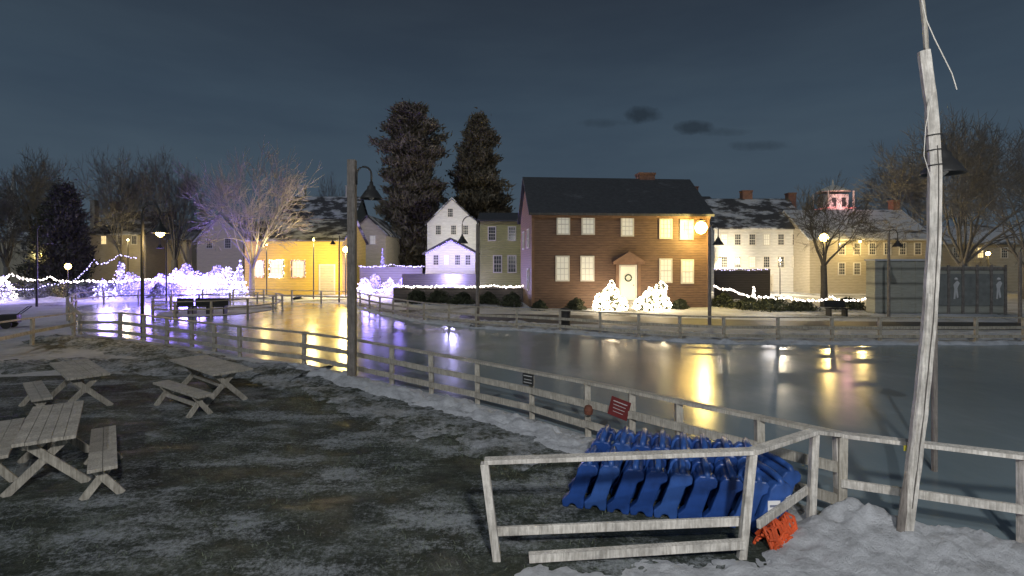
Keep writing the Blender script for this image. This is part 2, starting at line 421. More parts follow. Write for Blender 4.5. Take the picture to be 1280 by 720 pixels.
# ================================================================= GROUND
def sheet(name,pts,z,mat,kind='structure'):
    me=bpy.data.meshes.new(name); me.from_pydata([(p[0],p[1],z) for p in pts],[],[tuple(range(len(pts)))]); me.materials.append(mat)
    return put(name,me,kind=kind)
m,nt,bs=newmat('snowy_ground'); v=coords(nt)
f=noise_n(nt,v,.22,8,.65); g=noise_n(nt,v,5,6,.7)
col=ramp(nt,madd(nt,g,.35,f),[(.48,(.04,.042,.025)),(.56,(.13,.13,.105)),(.62,(.42,.43,.45)),(.80,(.62,.63,.67))])
nt.links.new(col,bs.inputs['Base Color']); bs.inputs['Roughness'].default_value=.85; bump(nt,g,bs,.8,.08)
M_ground=m
R=1400; sheet('ground',[(-R,-60),(R,-60),(R,R),(-R,R)],0,M_ground)
NF=[(100,395,418),(150,391,422),(180,394,426),(240,402,434),(300,408,446),(380,416,455),(440,424,468),(490,433,480),(597,452,505),(665,465,523),(735,478,545),(790,489,562),(850,502,580),(950,522,612),(1050,543,648)]
def nd(b,t,e):
    D=CH*FP/(e-HZ); return (X(b,D),D,max(.85,min(1.1,Z(t,D))))
NFW=[nd(*q) for q in NF]
NFW+= [(5.38,5.38,.98),(8.5,4.6,.98)]
LOOP=[nd(100,395,418),(X(90,24),24,.95),(X(85,27),27,.95),(X(84,31),31,.95),(X(95,36),36,.95),(X(130,39.5),39.5,.95),(X(215,41),41,.95),(X(330,41),41,.95),(X(440,38),38,.95)]
FF=[(X(440,38),38,.95),(X(475,32),32,.95),(X(530,27),27,.95),(X(595,24.5),24.5,.95),(X(700,22.8),22.8,.95),(X(750,21.8),21.8,.95),(X(850,20.2),20.2,.95),(X(905,19.8),19.8,.95),(X(1040,19.6),19.6,.95),(X(1280,19.6),19.6,.95),(27,19.8,.95)]
m,nt,bs=newmat('skating_ice'); v=coords(nt)
f=noise_n(nt,v,.2,4,.5); g=noise_n(nt,coords(nt,(1,.35,1)),3,6,.7)
s0=madd(nt,g,.18,f)
nt.links.new(ramp(nt,s0,[(.42,(.19,.245,.27)),(.62,(.25,.305,.325)),(.8,(.38,.43,.46))]),bs.inputs['Base Color'])
rr=ramp(nt,s0,[(.42,(.16,.16,.16)),(.8,(.24,.24,.24))]); nt.links.new(rr,bs.inputs['Roughness'])
bs.inputs['IOR'].default_value=1.5; bump(nt,noise_n(nt,coords(nt,(1,1,1)),3.2,3,.5),bs,.12,.03)
M_ice=m
icep=[(p[0],p[1]) for p in NFW]+[(30,4.6),(30,19.4)]+[(p[0],p[1]-.1) for p in FF[::-1][1:]]+[(p[0],p[1]) for p in LOOP[::-1][1:-1]]
sheet('ice_rink',icep,.006,M_ice)
m,nt,bs=newmat('frosty_turf'); v=coords(nt)
f=noise_n(nt,coords(nt,(.8,1.3,1)),1.1,9,.74); g=noise_n(nt,coords(nt,(1,1.3,1)),10,8,.8); h3=noise_n(nt,v,40,4,.8)
s2=scl(nt,madd(nt,h3,.45,madd(nt,g,.55,f)),.5)
base=ramp(nt,s2,[(.40,(.012,.018,.012)),(.49,(.034,.044,.031)),(.54,(.075,.09,.07)),(.60,(.20,.22,.205))])
k1=noise_n(nt,coords(nt,(.8,1.5,1)),.75,12,.72); k2=noise_n(nt,v,16,7,.85)
fs=scl(nt,madd(nt,k2,.7,k1),.588)
msk=ramp(nt,fs,[(.485,(0,0,0)),(.52,(.25,.25,.25)),(.56,(.8,.8,.8)),(.60,(1,1,1))])
ml=N(nt,'ShaderNodeMixRGB'); nt.links.new(msk,ml.inputs[0]); nt.links.new(base,ml.inputs[1]); ml.inputs[2].default_value=(.37,.40,.42,1)
nt.links.new(ml.outputs[0],bs.inputs['Base Color'])
nt.links.new(ramp(nt,k1,[(.36,(.4,.4,.4)),(.5,(.85,.85,.85))]),bs.inputs['Roughness']); bs.inputs['Specular IOR Level'].default_value=.3; bump(nt,s2,bs,1,.12)
M_plaza=m
pl=[(-13.5,13.6),(-9,14.2),(-6.6,14.3),(-4.3,12.9),(-2.6,11.4),(-.3,9.3),(1.2,8.4),(2.3,7.4),(3.2,6.4),(3.0,5.2),(1.7,3),(-30,3),(-30,12.5)]
sheet('picnic_ground',pl,.004,M_plaza)
def snow_strip(name,pts,w,h,seed,step=.18,nc=13,mat=M_snow):
    P=[]
    for a,b in zip(pts[:-1],pts[1:]):
        a=Vector((a[0],a[1],0));b=Vector((b[0],b[1],0)); n=max(1,int((b-a).length/step))
        for i in range(n): P.append(a.lerp(b,i/n))
    P.append(Vector((pts[-1][0],pts[-1][1],0)))
    mb=MB(); mb.smooth=True; vs=[];fs=[]
    for i,p in enumerate(P):
        d=(P[min(i+2,len(P)-1)]-P[max(i-2,0)]).normalized(); sd=Vector((d.y,-d.x,0))
        for k in range(nc):
            t=k/(nc-1)*2-1
            ww=w*(1+.45*noise.noise(Vector((i*step*.7,seed,0)))+.3*noise.noise(Vector((i*step*2.3,seed+k*.02,5))))
            q=p+sd*ww*t*.5
            e=(1-t*t)
            z=-.07+h*e*(.5+.7*noise.noise(Vector((q.x*1.3,q.y*1.3,seed)))+.6*noise.noise(Vector((q.x*4,q.y*4,seed)))+.45*noise.noise(Vector((q.x*9,q.y*9,seed))))+.07*e
            vs.append((q.x,q.y,z))
    for i in range(len(P)-1):
        for k in range(nc-1): fs.append((i*nc+k,i*nc+k+1,(i+1)*nc+k+1,(i+1)*nc+k))
    mb.add(vs,fs); put(name,mb.mesh(name,mat),kind='structure')
def off(pts,dx,dy): return [(p[0]+dx,p[1]+dy) for p in pts]
snow_strip('snow_bank',off(NFW[5:12],-.3,-.35),1.1,.16,3,.07,27)
snow_strip('snow_bank',off(NFW[5:11],-.8,-1.2),2.4,.06,33,.07,37,M_patch)
snow_strip('snow_bank',off(NFW[0:6],-.3,-1.2),2.4,.16,5,.15,19,M_patch)
snow_strip('snow_bank',[(-26,15.0),(-16,15.2),(-12,15.2),(-8,14.6),(-5.5,14)],2.6,.14,8,.15,19,M_patch)
snow_strip('snow_bank',off(FF[2:],0,-.35),.9,.16,11)
snow_strip('snow_bank',off(FF[2:],0,1.6),2.6,.2,12,.3)
snow_strip('snow_bank',off(FF[:4],-.2,-.3),.8,.14,13)
snow_strip('snow_bank',[(-42,41),(-30,42.5),(-18,43)],4,.4,14,.5)
def snow_field(name,x0,x1,y0,y1,hf,seed,res=.04):
    nx=int((x1-x0)/res); ny=int((y1-y0)/res); vs=[];fs=[]
    for j in range(ny+1):
        for i in range(nx+1):
            x=x0+(x1-x0)*i/nx; y=y0+(y1-y0)*j/ny
            vs.append((x,y,hf(x,y)))
    for j in range(ny):
        for i in range(nx):
            a=j*(nx+1)+i; fs.append((a,a+1,a+nx+2,a+nx+1))
    mb=MB(); mb.smooth=True; mb.add(vs,fs); put(name,mb.mesh(name,M_snow),kind='structure')
def ss(a,b,x):
    t=max(0,min(1,(x-a)/(b-a))); return t*t*(3-2*t)
rndf=random.Random(11)
prints=[(rndf.uniform(2,8),rndf.uniform(4.2,5.8),rndf.uniform(0,3.14)) for _ in range(60)]
def hf(x,y):
    if x<2.45: fy=5.12+(x-2.45)*.02
    elif x<3.47: fy=5.22+(x-2.45)*.64
    elif x<3.9: fy=5.87+(x-3.47)*.5
    else: fy=6.08-(x-3.9)*.42
    wob=.25*noise.noise(Vector((x*1.7,2,0)))
    edge=ss(fy+.3,fy-.2,y+wob*(1 if x<2.6 else .4))*ss(-.5,.3,x)
    lowl=ss(1.2,2.9,x)
    pile=.20*math.exp(-((x-3.95)**2/.45+(y-5.85)**2/.14))+.06*math.exp(-((x-5.2)**2/1.6+(y-5.3)**2/.2))
    n1=noise.noise(Vector((x*1.6,y*1.6,1))); n2=noise.noise(Vector((x*5.5,y*5.5,4))); n3=noise.noise(Vector((x*12,y*12,7))); n4=noise.noise(Vector((x*25,y*25,3)))
    dent=0
    for (px,py,pa) in prints:
        dx=x-px; dy=y-py
        if dx*dx+dy*dy<.09:
            u=dx*math.cos(pa)+dy*math.sin(pa); w=-dx*math.sin(pa)+dy*math.cos(pa)
            dent=max(dent,math.exp(-((u/.14)**2+(w/.07)**2)**2))
    return -.06+edge*(.085+.045*lowl+pile*(1+.5*n2)+.035*n1+.03*n2-.045*dent+.03*n3+.018*n4)
snow_field('snow_pile',-.8,8,4.0,6.6,hf,1)
m=mottled('dark_path',(.06,.06,.06),.4,.8,.6); sheet('path',[(-3,27),(3,25.6),(12,23.5),(30,23),(30,26),(14,27),(4,30),(-3,31)],.004,m)
# ================================================================= SKY
W=bpy.data.worlds.new('World'); S.world=W; W.use_nodes=True; nt=W.node_tree
bg=nt.nodes['Background']; tc=N(nt,'ShaderNodeTexCoord'); sp=N(nt,'ShaderNodeSeparateXYZ'); nt.links.new(tc.outputs['Generated'],sp.inputs[0])
base=ramp(nt,sp.outputs['Z'],[(0,(.066,.088,.110)),(.12,(.058,.088,.122)),(.28,(.045,.071,.103)),(.45,(.028,.041,.061)),(1,(.02,.03,.045))])
mp=N(nt,'ShaderNodeMapping'); mp.inputs['Scale'].default_value=(1.3,1.3,6); nt.links.new(tc.outputs['Generated'],mp.inputs['Vector'])
cf=noise_n(nt,mp.outputs['Vector'],2.2,6,.55); cl=ramp(nt,cf,[(.3,(.78,.79,.82)),(.7,(1.0,.99,.97))])
mul=N(nt,'ShaderNodeMixRGB',blend_type='MULTIPLY'); mul.inputs[0].default_value=1; nt.links.new(base,mul.inputs[1]); nt.links.new(cl,mul.inputs[2])
def M2(op,a,b):
    n=N(nt,'ShaderNodeMath',operation=op)
    for i,q in enumerate((a,b)):
        if isinstance(q,(int,float)): n.inputs[i].default_value=q
        else: nt.links.new(q,n.inputs[i])
    return n.outputs[0]
yy=M2('MAXIMUM',sp.outputs['Y'],.05); u=M2('DIVIDE',sp.outputs['X'],yy); vv=M2('DIVIDE',sp.outputs['Z'],yy)
wn=M2('MULTIPLY',M2('SUBTRACT',noise_n(nt,tc.outputs['Generated'],22,5,.6),.5),2.8)
cur=mul.outputs[0]
for (b,e,a_,b_,k) in [(806,143,.045,.018,.7),(866,159,.042,.014,.65),(755,154,.06,.011,.35),(950,182,.07,.011,.35),(905,165,.06,.01,.3)]:
    du=M2('DIVIDE',M2('SUBTRACT',u,(b-640)/640),a_); dv=M2('DIVIDE',M2('SUBTRACT',vv,(330-e)/640),b_)
    s=M2('ADD',M2('MULTIPLY',du,du),M2('MULTIPLY',dv,dv)); s=M2('ADD',s,wn)
    mk=M2('MAXIMUM',M2('SUBTRACT',1,s),0); mk=M2('MINIMUM',mk,1); mk=M2('MULTIPLY',mk,k); mk=M2('MULTIPLY',mk,M2('GREATER_THAN',sp.outputs['Y'],0.05))
    mx=N(nt,'ShaderNodeMixRGB'); nt.links.new(mk,mx.inputs[0]); nt.links.new(cur,mx.inputs[1]); mx.inputs[2].default_value=(.012,.018,.026,1); cur=mx.outputs[0]
sky=N(nt,'ShaderNodeTexSky'); sky.sky_type='NISHITA'; sky.sun_disc=False; sky.sun_elevation=math.radians(1); sky.sun_rotation=math.radians(200)
ad=N(nt,'ShaderNodeMixRGB',blend_type='ADD'); ad.inputs[0].default_value=.002; nt.links.new(cur,ad.inputs[1]); nt.links.new(sky.outputs[0],ad.inputs[2])
nt.links.new(ad.outputs[0],bg.inputs['Color']); bg.inputs['Strength'].default_value=1
l=bpy.data.lights.new('moon','SUN'); l.energy=.52; l.angle=math.radians(.5); l.color=(.9,.95,1)
o=put('moon',l,rot=(math.radians(50),0,math.radians(-30)))
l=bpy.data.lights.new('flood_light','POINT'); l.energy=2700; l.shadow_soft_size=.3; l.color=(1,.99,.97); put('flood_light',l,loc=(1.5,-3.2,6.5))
# ================================================================= BUILDINGS
th=math.radians(5); hx=X(665,34.4); hy=34.4; Wd=12.35
def hw(b,e,w,h,mt):
    t=(b-665)/(888-665); D=34.4+t*1.08; xx=X(b,D); loc=(xx-hx)/math.cos(th); return (loc,Z(e,D),w,h,mt)
wins=[hw(704,292,.74,1.25,M_winsh),hw(735,292,.74,1.25,M_winsh),hw(784,294,.74,1.2,M_winsh),hw(832,297,.74,1.2,M_winsh),hw(858,298,.78,1.2,M_winlit),
      hw(703,350,.78,1.55,M_winsh),hw(734,350,.78,1.55,M_winsh),hw(832,352,.74,1.5,M_winsh),hw(859,353,.74,1.5,M_winsh)]
H=house('brown_house','two-storey brown clapboard house with pedimented door and shingled gable roof',hx,hy,th,Wd,7.2,6.5,9.3,'x',M_brown,M_roof,wins,
  doors=[((X(785,35)-hx),.52,1.0,2.3,M_doorw)],chim=[(9.2,3.9,1.2,.9,9.9)],side=[(2,4.2,.8,1.2,M_windk),(5,4.2,.8,1.2,M_windk),(2,1.2,.8,1.4,M_windk)])
dx=X(785,35)-hx
c=MB().box(-.05,Wd+.05,-.12,-.002,6.12,6.42); put('cornice',c.mesh('cornice',M_brown_trim),H)
for a,b in ((-.03,.16),(Wd-.16,Wd+.03)):
    c=MB().box(a,b,-.05,-.002,0,6.12); put('corner_board',c.mesh('corner_board',M_brown_trim),H)
c=MB().prism([(dx-1.15,3.15),(dx+1.15,3.15),(dx,3.85)],-.4,-.002).box(dx-1.1,dx+1.1,-.3,-.002,2.97,3.148).box(dx-.86,dx-.66,-.16,-.002,.4,2.968).box(dx+.66,dx+.86,-.16,-.002,.4,2.968)
put('door_surround',c.mesh('door_surround',M_brown_trim),H)
c=MB().box(dx-1,dx+1,-.7,-.002,0,.5).box(dx-1,dx+1,-1.0,-.702,0,.34).box(dx-1,dx+1,-1.3,-1.002,0,.17); put('step',c.mesh('step',M_stone),H)
w=MB(); w.smooth=True
w.tube([(dx+.22*math.cos(t*.3927),-.14,2.05+.22*math.sin(t*.3927)) for t in range(17)],.045,7,cap=False); put('wreath',w.mesh('wreath',M_wreath),H)
for s_ in (-1,1):
    c=MB()
    c.beam((dx+s_*.95,-.75,.5),(dx+s_*.95,-.75,1.3),.05,.05).beam((dx+s_*.95,-1.25,.1),(dx+s_*.95,-1.25,1.0),.05,.05).beam((dx+s_*.95,-.75,1.28),(dx+s_*.95,-1.25,.98),.05,.05)
    put('handrail',c.mesh('handrail',M_metal),H)
def lantern(label,x,y,z,p,c=(1,.70,.24),post=True,r=.14,name='wall_lantern'):
    T=put('lamp_post' if post else name,None,None,(x,y,0 if post else z),0,label,'lamp')
    zz=z if post else 0
    if post: put('post',MB().tube([(0,0,-.2),(0,0,z-.3)],.05,8).mesh('post',M_metal),T)
    else: put('bracket',MB().beam((0,0,-.05),(0,.5,-.05),.04,.04).mesh('bracket',M_metal),T)
    put('cap',MB().lathe((0,0,zz),[(0,r+.2),(.05,r+.16),(r*.8,r+.04),(r*.8,r+.02),(0,r+.02)],8).mesh('cap',M_metal),T)
    b=MB(); b.smooth=True; b.lathe((0,0,zz),[(0,-r*1.05),(r*.65,-r*.75),(r,0),(r*.65,r*.75),(0,r)],12); put('bulb',b.mesh('bulb',M_bulbY),T)
    light('lamp_light',T,(0,-.25-r,zz-.05),c,p,.12); return T
lantern('bright amber wall lantern on the brown house corner',X(879,34.2),34.6,Z(284,34.2),800,(1,.74,.22),post=False,r=.42)
lantern('tall amber lamp post beside a bare tree',X(1030,44),44,Z(297,44),900,r=.36)
lantern('amber lamp post beside the yellow building',X(432,47),47,Z(312,47),1800,(1,.76,.22),r=.26)
lantern('amber lamp post in front of the yellow building',X(392,44),44,Z(300,44),800,(1,.78,.28),r=.08)
lantern('amber lamp post in front of the yellow building',X(330,46),46.5,Z(306,46.5),300,(1,.78,.28),r=.06)
lantern('small amber lantern by the snowy lawn',X(85,45),45,Z(333,45),120,r=.25)
lantern('amber lantern lighting the tan building',X(1075,50.5),50.5,Z(302,50.5),420,post=False,r=.12)
lantern('amber lantern near the tan houses',X(160,66),66,Z(300,66),650,(1,.78,.35),r=.12)
lantern('small lantern added to brighten the white house',X(900,53.4),53.4,Z(325,53.4),800,(1,.84,.6),post=False,r=.16)  # lantern added to brighten the white house wall
lantern('small lantern added to brighten the white house',X(975,50.4),50.4,Z(325,50.4),1100,(1,.84,.6),post=True,r=.1)  # second lantern added to lift the same white wall
lantern('small lantern by the far house',X(1235,50),50,Z(317,50),250,r=.2)
lantern('amber lantern near the tan houses',X(52,55),55,Z(318,55),260,(1,.78,.35),r=.12)
def bld(name,label,b0,b1,D,e,r,axis,wall,roof,depth=7,wins=[],chim=[],doors=[],rot=0,side=[],rside=[]):
    x0=X(b0,D);w=X(b1,D)-x0; ev=Z(e,D)
    rd=D+depth/2 if axis=='x' else D
    rg=Z(r,rd)
    wn=[((X(b,D)-x0),Z(z,D),ww*D/640,hh*D/640,mt) for b,z,ww,hh,mt in wins]
    dn=[((X(b,D)-x0),0.05,ww*D/640,hh*D/640,mt) for b,ww,hh,mt in doors]
    cn=[((X(b,rd)-x0),depth/2+.3 if axis=='x' else depth/2,cw*D/640,.8,Z(t,rd))+((mat,) if mat else ()) for b,t,cw,mat in chim]
    return house(name,label,x0,D,rot,w,depth,ev,rg,axis,wall,roof,wn,dn,cn,side=side,rside=rside)
bld('olive_house','olive clapboard house with dark low roof beside the brown house',600,656,46,276,268,'x',M_olive,M_roof,6,[(622,340,9,20,M_windk),(640,340,9,20,M_windk),(615,300,8,16,M_windk),(640,300,8,16,M_windk)])
bld('white_house','white gabled house seen above a lit cottage',534,596,64,279,248,'y',M_white,M_roofp,9,[(548,293,6,11,M_windk),(567,293,6,11,M_windk),(582,293,6,11,M_windk),(563,271,6,10,M_windk)])
bld('lit_cottage','small white gabled cottage glowing in violet light',532,594,50,316,299,'y',M_white,M_roof,6,[(545,331,6,12,M_windk),(558,331,6,12,M_winsh),(572,331,6,12,M_windk),(585,331,6,12,M_windk)])
bld('yellow_building','long yellow clapboard building with garlanded windows and patchy snow roof',306,428,50,300,276,'x',M_yellow,M_roofp,8,[(322,345,13,18,M_winlit),(346,345,13,18,M_winlit),(373,345,13,18,M_winlit)],doors=[(409,17,36,M_cream)])
bld('white_gable_house','white gabled house above snow and violet lights',246,304,62,300,268,'y',M_cream,M_roofs,8,[(262,310,7,12,M_windk),(285,310,7,12,M_windk)])
bld('far_house','distant dark-roofed house with white chimneys',350,442,78,272,247,'x',M_tan,M_roofp,8,[(365,285,6,10,M_windk),(420,285,6,10,M_winlit)],[(377,232,8,M_trim),(436,232,8,M_trim)])
bld('tan_house','tan clapboard house with brick chimneys',112,182,70,292,266,'x',M_tan,M_roofp,8,[(130,305,6,10,M_winlit),(150,305,6,10,M_windk),(168,305,6,10,M_windk)],[(116,250,6,M_stone),(142,252,8,None)])
bld('tan_cottage','dim tan cottage with snowy roof behind lit lawn',186,240,74,298,276,'x',M_cream,M_roofs,8,[(200,310,6,10,M_windk),(222,310,6,10,M_windk)],[(214,264,7,None)])
bld('beige_house','narrow beige house between pines and yellow building',436,482,62,292,270,'y',M_cream,M_roofp,8,[(450,305,6,10,M_windk),(466,305,6,10,M_winsh)])
bld('white_long_house','long white clapboard house with dark roof and brick chimney',893,1008,55,284,250,'x',M_white,M_roofp,8,
   [(b,e,7,13,M_windk if (i+j)%3 else M_winsh) for i,b in enumerate((905,922,940,958,976,994)) for j,e in enumerate((306,334))],[(934,238,13,None),(990,241,10,None)],doors=[(960,10,20,M_door)])
bld('brick_chimney_house','dark-roofed house with a large brick chimney behind',838,900,64,262,247,'x',M_tan,M_roof,8,[(885,280,6,10,M_windk)],[(866,233,14,None)])
bld('tan_long_house','long tan clapboard house with snowy roof under amber light',1012,1166,52,298,264,'x',M_tan,M_roofs,9,
   [(b,e,7,14,M_winlit if b in(1090,1128) and e>320 else M_windk) for b in (1052,1071,1090,1109,1128,1147) for e in (318,343)],[(1120,250,9,None)])
bld('low_house','low dark house with snowy roof by bare trees',1172,1300,56,304,284,'x',M_tan,M_roofs,8,[(1195,322,7,12,M_windk),(1225,322,7,12,M_winlit),(1255,322,7,12,M_windk)])
bld('distant_house','distant tan house behind evergreens',0,80,80,300,282,'x',M_tan,M_roofp,8,[(30,312,6,9,M_windk),(55,312,6,9,M_winlit)])
for b in (322,346,373):
    D=49.85; x=X(b,D); z=Z(336,D)
    T=put('lit_garland',None,None,(x,D-.05,z),0,'square window garland of pink and white bulbs','garland','lit garlands on the yellow building')
    r=MB(); L=MB()
    q=[(-.66,-.82),(-.66,.82),(.66,.82),(.66,-.82)]
    pp=[(a,0,c) for a,c in q]+[(q[0][0],0,q[0][1])]
    r.tube(pp,.05,6,cap=False); put('ring',r.mesh('ring',M_wreath),T)
    bulbs(L,pp,.12,.06,.05); put('bulb',L.mesh('bulb',M_bulbPk if b!=346 else M_bulbW),T,kind='stuff')
D=60; cx=X(1041,D); zb=Z(272,D)
T=put('cupola_tower',None,None,(cx,D,0),0,'pale rooftop cupola with red-lit balcony rail','tower')
hwid=17*D/640
put('base',MB().box(-hwid,hwid,-hwid,hwid,-.2,zb).mesh('base',M_white),T)
put('cabin',MB().box(-hwid*.7,hwid*.7,-hwid*.7,hwid*.7,zb+.002,zb+2.6).mesh('cabin',M_white),T)
for a in (-.35,.35): put('window',MB().box(a*hwid-.22,a*hwid+.22,-hwid*.7-.03,-hwid*.7-.002,zb+1.2,zb+2.2).mesh('window',M_windk),T)
for a in (-1,1):
    for b in (-1,1):
        put('column',MB().box(a*hwid*.92-.07,a*hwid*.92+.07,b*hwid*.92-.07,b*hwid*.92+.07,zb+.002,zb+2.95).mesh('column',M_trim),T)
M_redl=emis('red_rail_glow',(1,.32,.3),.7)  # red light on the balcony rail is put in as emission
for zz in (.3,.95):
    e=MB()
    for a in (-1,1): e.box(-hwid,hwid,a*hwid-.04,a*hwid+.04,zb+zz,zb+zz+.09).box(a*hwid-.04,a*hwid+.04,-hwid+.05,hwid-.05,zb+zz,zb+zz+.09)
    put('rail',e.mesh('rail',M_redl),T)
put('roof',MB().lathe((0,0,zb+2.95),[(0,0),(hwid*1.15,0),(hwid*1.1,.12),(hwid*.8,.4),(hwid*.35,.7),(.12,.9),(.05,1.5),(0,1.5)],12).mesh('roof',M_trim),T)
light('lamp_light',T,(0,-2.6,zb+1.6),(1,.5,.5),170)
D=120; T=put('church_steeple',None,None,(X(17,D),D,0),0,'slender white church steeple in the distance','steeple')
put('tower',MB().box(-.8,.8,-.8,.8,-.2,Z(250,D)).mesh('tower',M_white),T)
put('spire',MB().lathe((0,0,Z(250,D)),[(.9,0),(.5,2.0),(.2,6),(0,8.5)],8).mesh('spire',M_trim),T)
D=31; x0=X(1094,D)
T=put('grey_shed',None,None,(x0,D,0),0,'plain grey-green board shed beside the rink','shed')
w=X(1162,D)-x0; h=Z(326,D)
put('wall',MB().box(0,w,0,.8,-.2,h).mesh('wall',M_grey),T); put('roof',MB().box(-.06,w+.06,-.08,.88,h+.002,h+.1).mesh('roof',M_roofs),T)
for i in range(5): put('batten',MB().box(i*w/4-.05,i*w/4+.05,-.05,-.002,0,h).mesh('batten',M_grey),T)
x0=X(1164,D); w=X(1252,D)-x0; h=Z(333,D)
T=put('panel_wall',None,None,(x0,D-.2,0),0,'grey board wall with framed painted panels','wall')
put('wall',MB().box(0,w,0,.2,-.2,h).mesh('wall',M_grey),T)
for i in range(6): put('post',MB().box(i*w/5-.07,i*w/5+.07,-.08,-.002,0,h+.1).mesh('post',M_darkwood),T)
put('rail',MB().box(0,w,-.06,-.004,h-.2,h-.05).mesh('rail',M_darkwood),T)
for i in range(5):
    cx=(i+.5)*w/5
    p=put('panel',MB().box(cx-.34,cx+.34,-.05,-.003,.5,h-.45).mesh('panel',mottled('panel_grey',(.2,.21,.20),.2)),T)
    if i in (1,4):
        q=MB().prism([(cx-.14,.9),(cx-.05,.9),(cx,1.35),(cx+.06,.95),(cx+.15,1.0),(cx+.08,1.55),(cx+.22,1.85),(cx+.1,2.0),(cx,1.95),(cx-.15,1.75),(cx-.1,1.5)],-.062,-.052)
        q.lathe((cx,-.057,2.1),[(0,-.1),(.08,-.06),(.1,0),(.08,.06),(0,.1)],8)
        put('painted_figure',q.mesh('painted_figure',M_wht),p)
def gwall(label,b0,b1,D,top,mat,name='garden_wall',D1=None):
    D1=D1 or D; a=Vector((X(b0,D),D,0)); b=Vector((X(b1,D1),D1,0)); h=Z(top,D)
    m=MB().beam((0,0,h/2-.1),(b.x-a.x,b.y-a.y,h/2-.1),.25,h+.2)
    T=put(name,None,None,a,0,label,'wall'); put('wall',m.mesh('wall',mat),T)
    m=MB().beam((0,0,h+.06),(b.x-a.x,b.y-a.y,h+.06),.35,.1); put('coping',m.mesh('coping',mat),T)
    return T
M_dk=siding('dark_board',(.07,.06,.055),.2)
M_vf=siding('weathered_grey_fence',(.17,.17,.19),.25)
gwall('low dark board garden wall strung with lights',492,660,40,361,M_dk)
gwall('dark board fence beside the white cottage',503,598,47,344,M_dk,'board_fence')
gwall('dark board fence beside the brown house',893,962,44,338,M_dk,'board_fence')
gwall('weathered board fence in blue-violet light',450,528,53,335,M_vf,'board_fence')
for i,(b,D,r,h) in enumerate([(520,39,1,.9),(548,39,1.1,.9),(578,38.5,1,.8),(610,39,1,.8),(640,36,.9,.95),(905,36,1,.9),(935,34,1.2,.7),(965,33,1.2,.8),(1000,33,1,.6),(1060,34,1.1,.7),(675,33.4,.6,.6),(720,33.5,.7,.7),(850,34.2,.6,.6)]):
    shrub('low dark leafless garden shrub in snow',X(b,D),D,r,h,i+20,group='garden shrubs')
for i,b in enumerate(range(10,215,17)):
    D=44+2*math.sin(i*2.1); shrub('snow-dusted hedge bush beneath string lights',X(b,D),D,1.1+.3*math.sin(i),1.3,i+50,group='hedge bushes behind the rink',mat=M_patch)
M_bb=emis('warm_bush_bulbs',(1,.84,.60),12)
for i,(b,r,h) in enumerate([(764,.80,1.75),(812,.6,1.35),(825,.6,1.7),(750,.5,1.0),(778,.35,.7),(799,.35,.8)]):
    T=shrub('rounded bush covered in glowing warm white lights',X(b,33.3),33.3,r,h,i+5,lights=M_bb,nb=int(230*r/.6),br=.065,group='lit bushes by the door')
    if i<4: light('lamp_light',T,(0,-.9,h*.7),(1,.80,.5),70,.3)
for i,(b,D,r,h) in enumerate([(200,46,1.3,1.9),(222,47,1.4,2.3),(243,46,1.4,2.1),(262,47,1.5,2.0),(284,47,1.4,2.4),(300,46,.5,3.0),(232,48,1.4,2.8),(272,49,1.4,2.6),(212,44,1.1,1.4),(252,44,1.3,1.2),(295,44,1.1,1.2),(275,44,1.1,1.2)]):
    T=shrub('shrub with added glow-catching snow crown draped in dense white-violet lights',X(b,D),D,r,h,i+80,lights=M_bulbV if i in (0,6,7,8,2) else M_bulbP,nb=int(150*r),br=.08,n=900,group='violet light display',mat=M_snow)  # snow crowns added so the violet display reads brighter
    if i%3==0: light('lamp_light',T,(0,-1.8,min(h,1.6)),(.30,.20,1),1000,.6)
for i,(b,D,r,h) in enumerate([(150,42,.5,2.9),(163,42,.8,2.2),(128,43,.6,1.6),(5,40,.8,1.9),(140,42,1.1,.9),(178,43,1,1.5)]):
    T=shrub('small shrub wrapped in white lights',X(b,D),D,r,h,i+120,lights=M_bulbW if i==3 else (M_bulbV if i%2 else M_bulbP),nb=int(120*r),br=.065,n=300,group='violet light display',mat=M_snow)
    if i in(0,3): light('lamp_light',T,(0,-1.4,min(h,1.8)),(.38,.28,1),520,.5)
for i,(b,D,r,h) in enumerate([(455,51,.7,1.5),(468,52,.8,1.8),(487,51,.8,1.5),(505,52,.8,1.7),(521,51,.7,1.5),(478,54,.5,4.2),(540,48,.6,1.4),(590,48,.5,1.2),(460,48,.6,1.0),(496,49,.6,1.0)]):
    T=shrub('shrub with violet lights by a board fence',X(b,D),D,r,h,i+140,lights=M_bulbV if i%2 else M_bulbP,nb=110,br=.06,n=400,group='violet light display',cone=(i==5),mat=M_snow)
    if i in (1,3): light('lamp_light',T,(0,-2.2,h+.4),(.30,.22,1),480,.5)
light('fence_glow',None,(X(480,44),43.5,1.0),(.34,.26,1),380,.5)
put('added_fixture',MB().lathe((0,0,0),[(0,0),(.1,.05),(.12,.3),(0,.32)],10).mesh('added_fixture',M_metal),None,(X(556,45.2),45.2,0),0,'small ground fixture added for the fill light on the white cottage','lamp')  # fixture added to go with the cottage fill light
light('cottage_fill',None,(X(564,46.2),45.9,1.9),(.46,.42,1),1900,.4)  # fill light added to brighten the cottage front
light('house_fill',None,(X(562,58),58.5,6.5),(1,.97,.95),650,.4)  # fill light added to whiten the upper gabled house, without a fixture
T=shrub('small cone evergreen wrapped in white lights',X(942,36),36,.3,1.3,9,lights=M_bulbW,nb=70,br=.05,n=200,cone=True,group='lit bushes')
def SL(label,q,mat,**k): string_lights(label,[(X(b,D),D,Z(e,D)) for b,e,D in q],mat,**k)
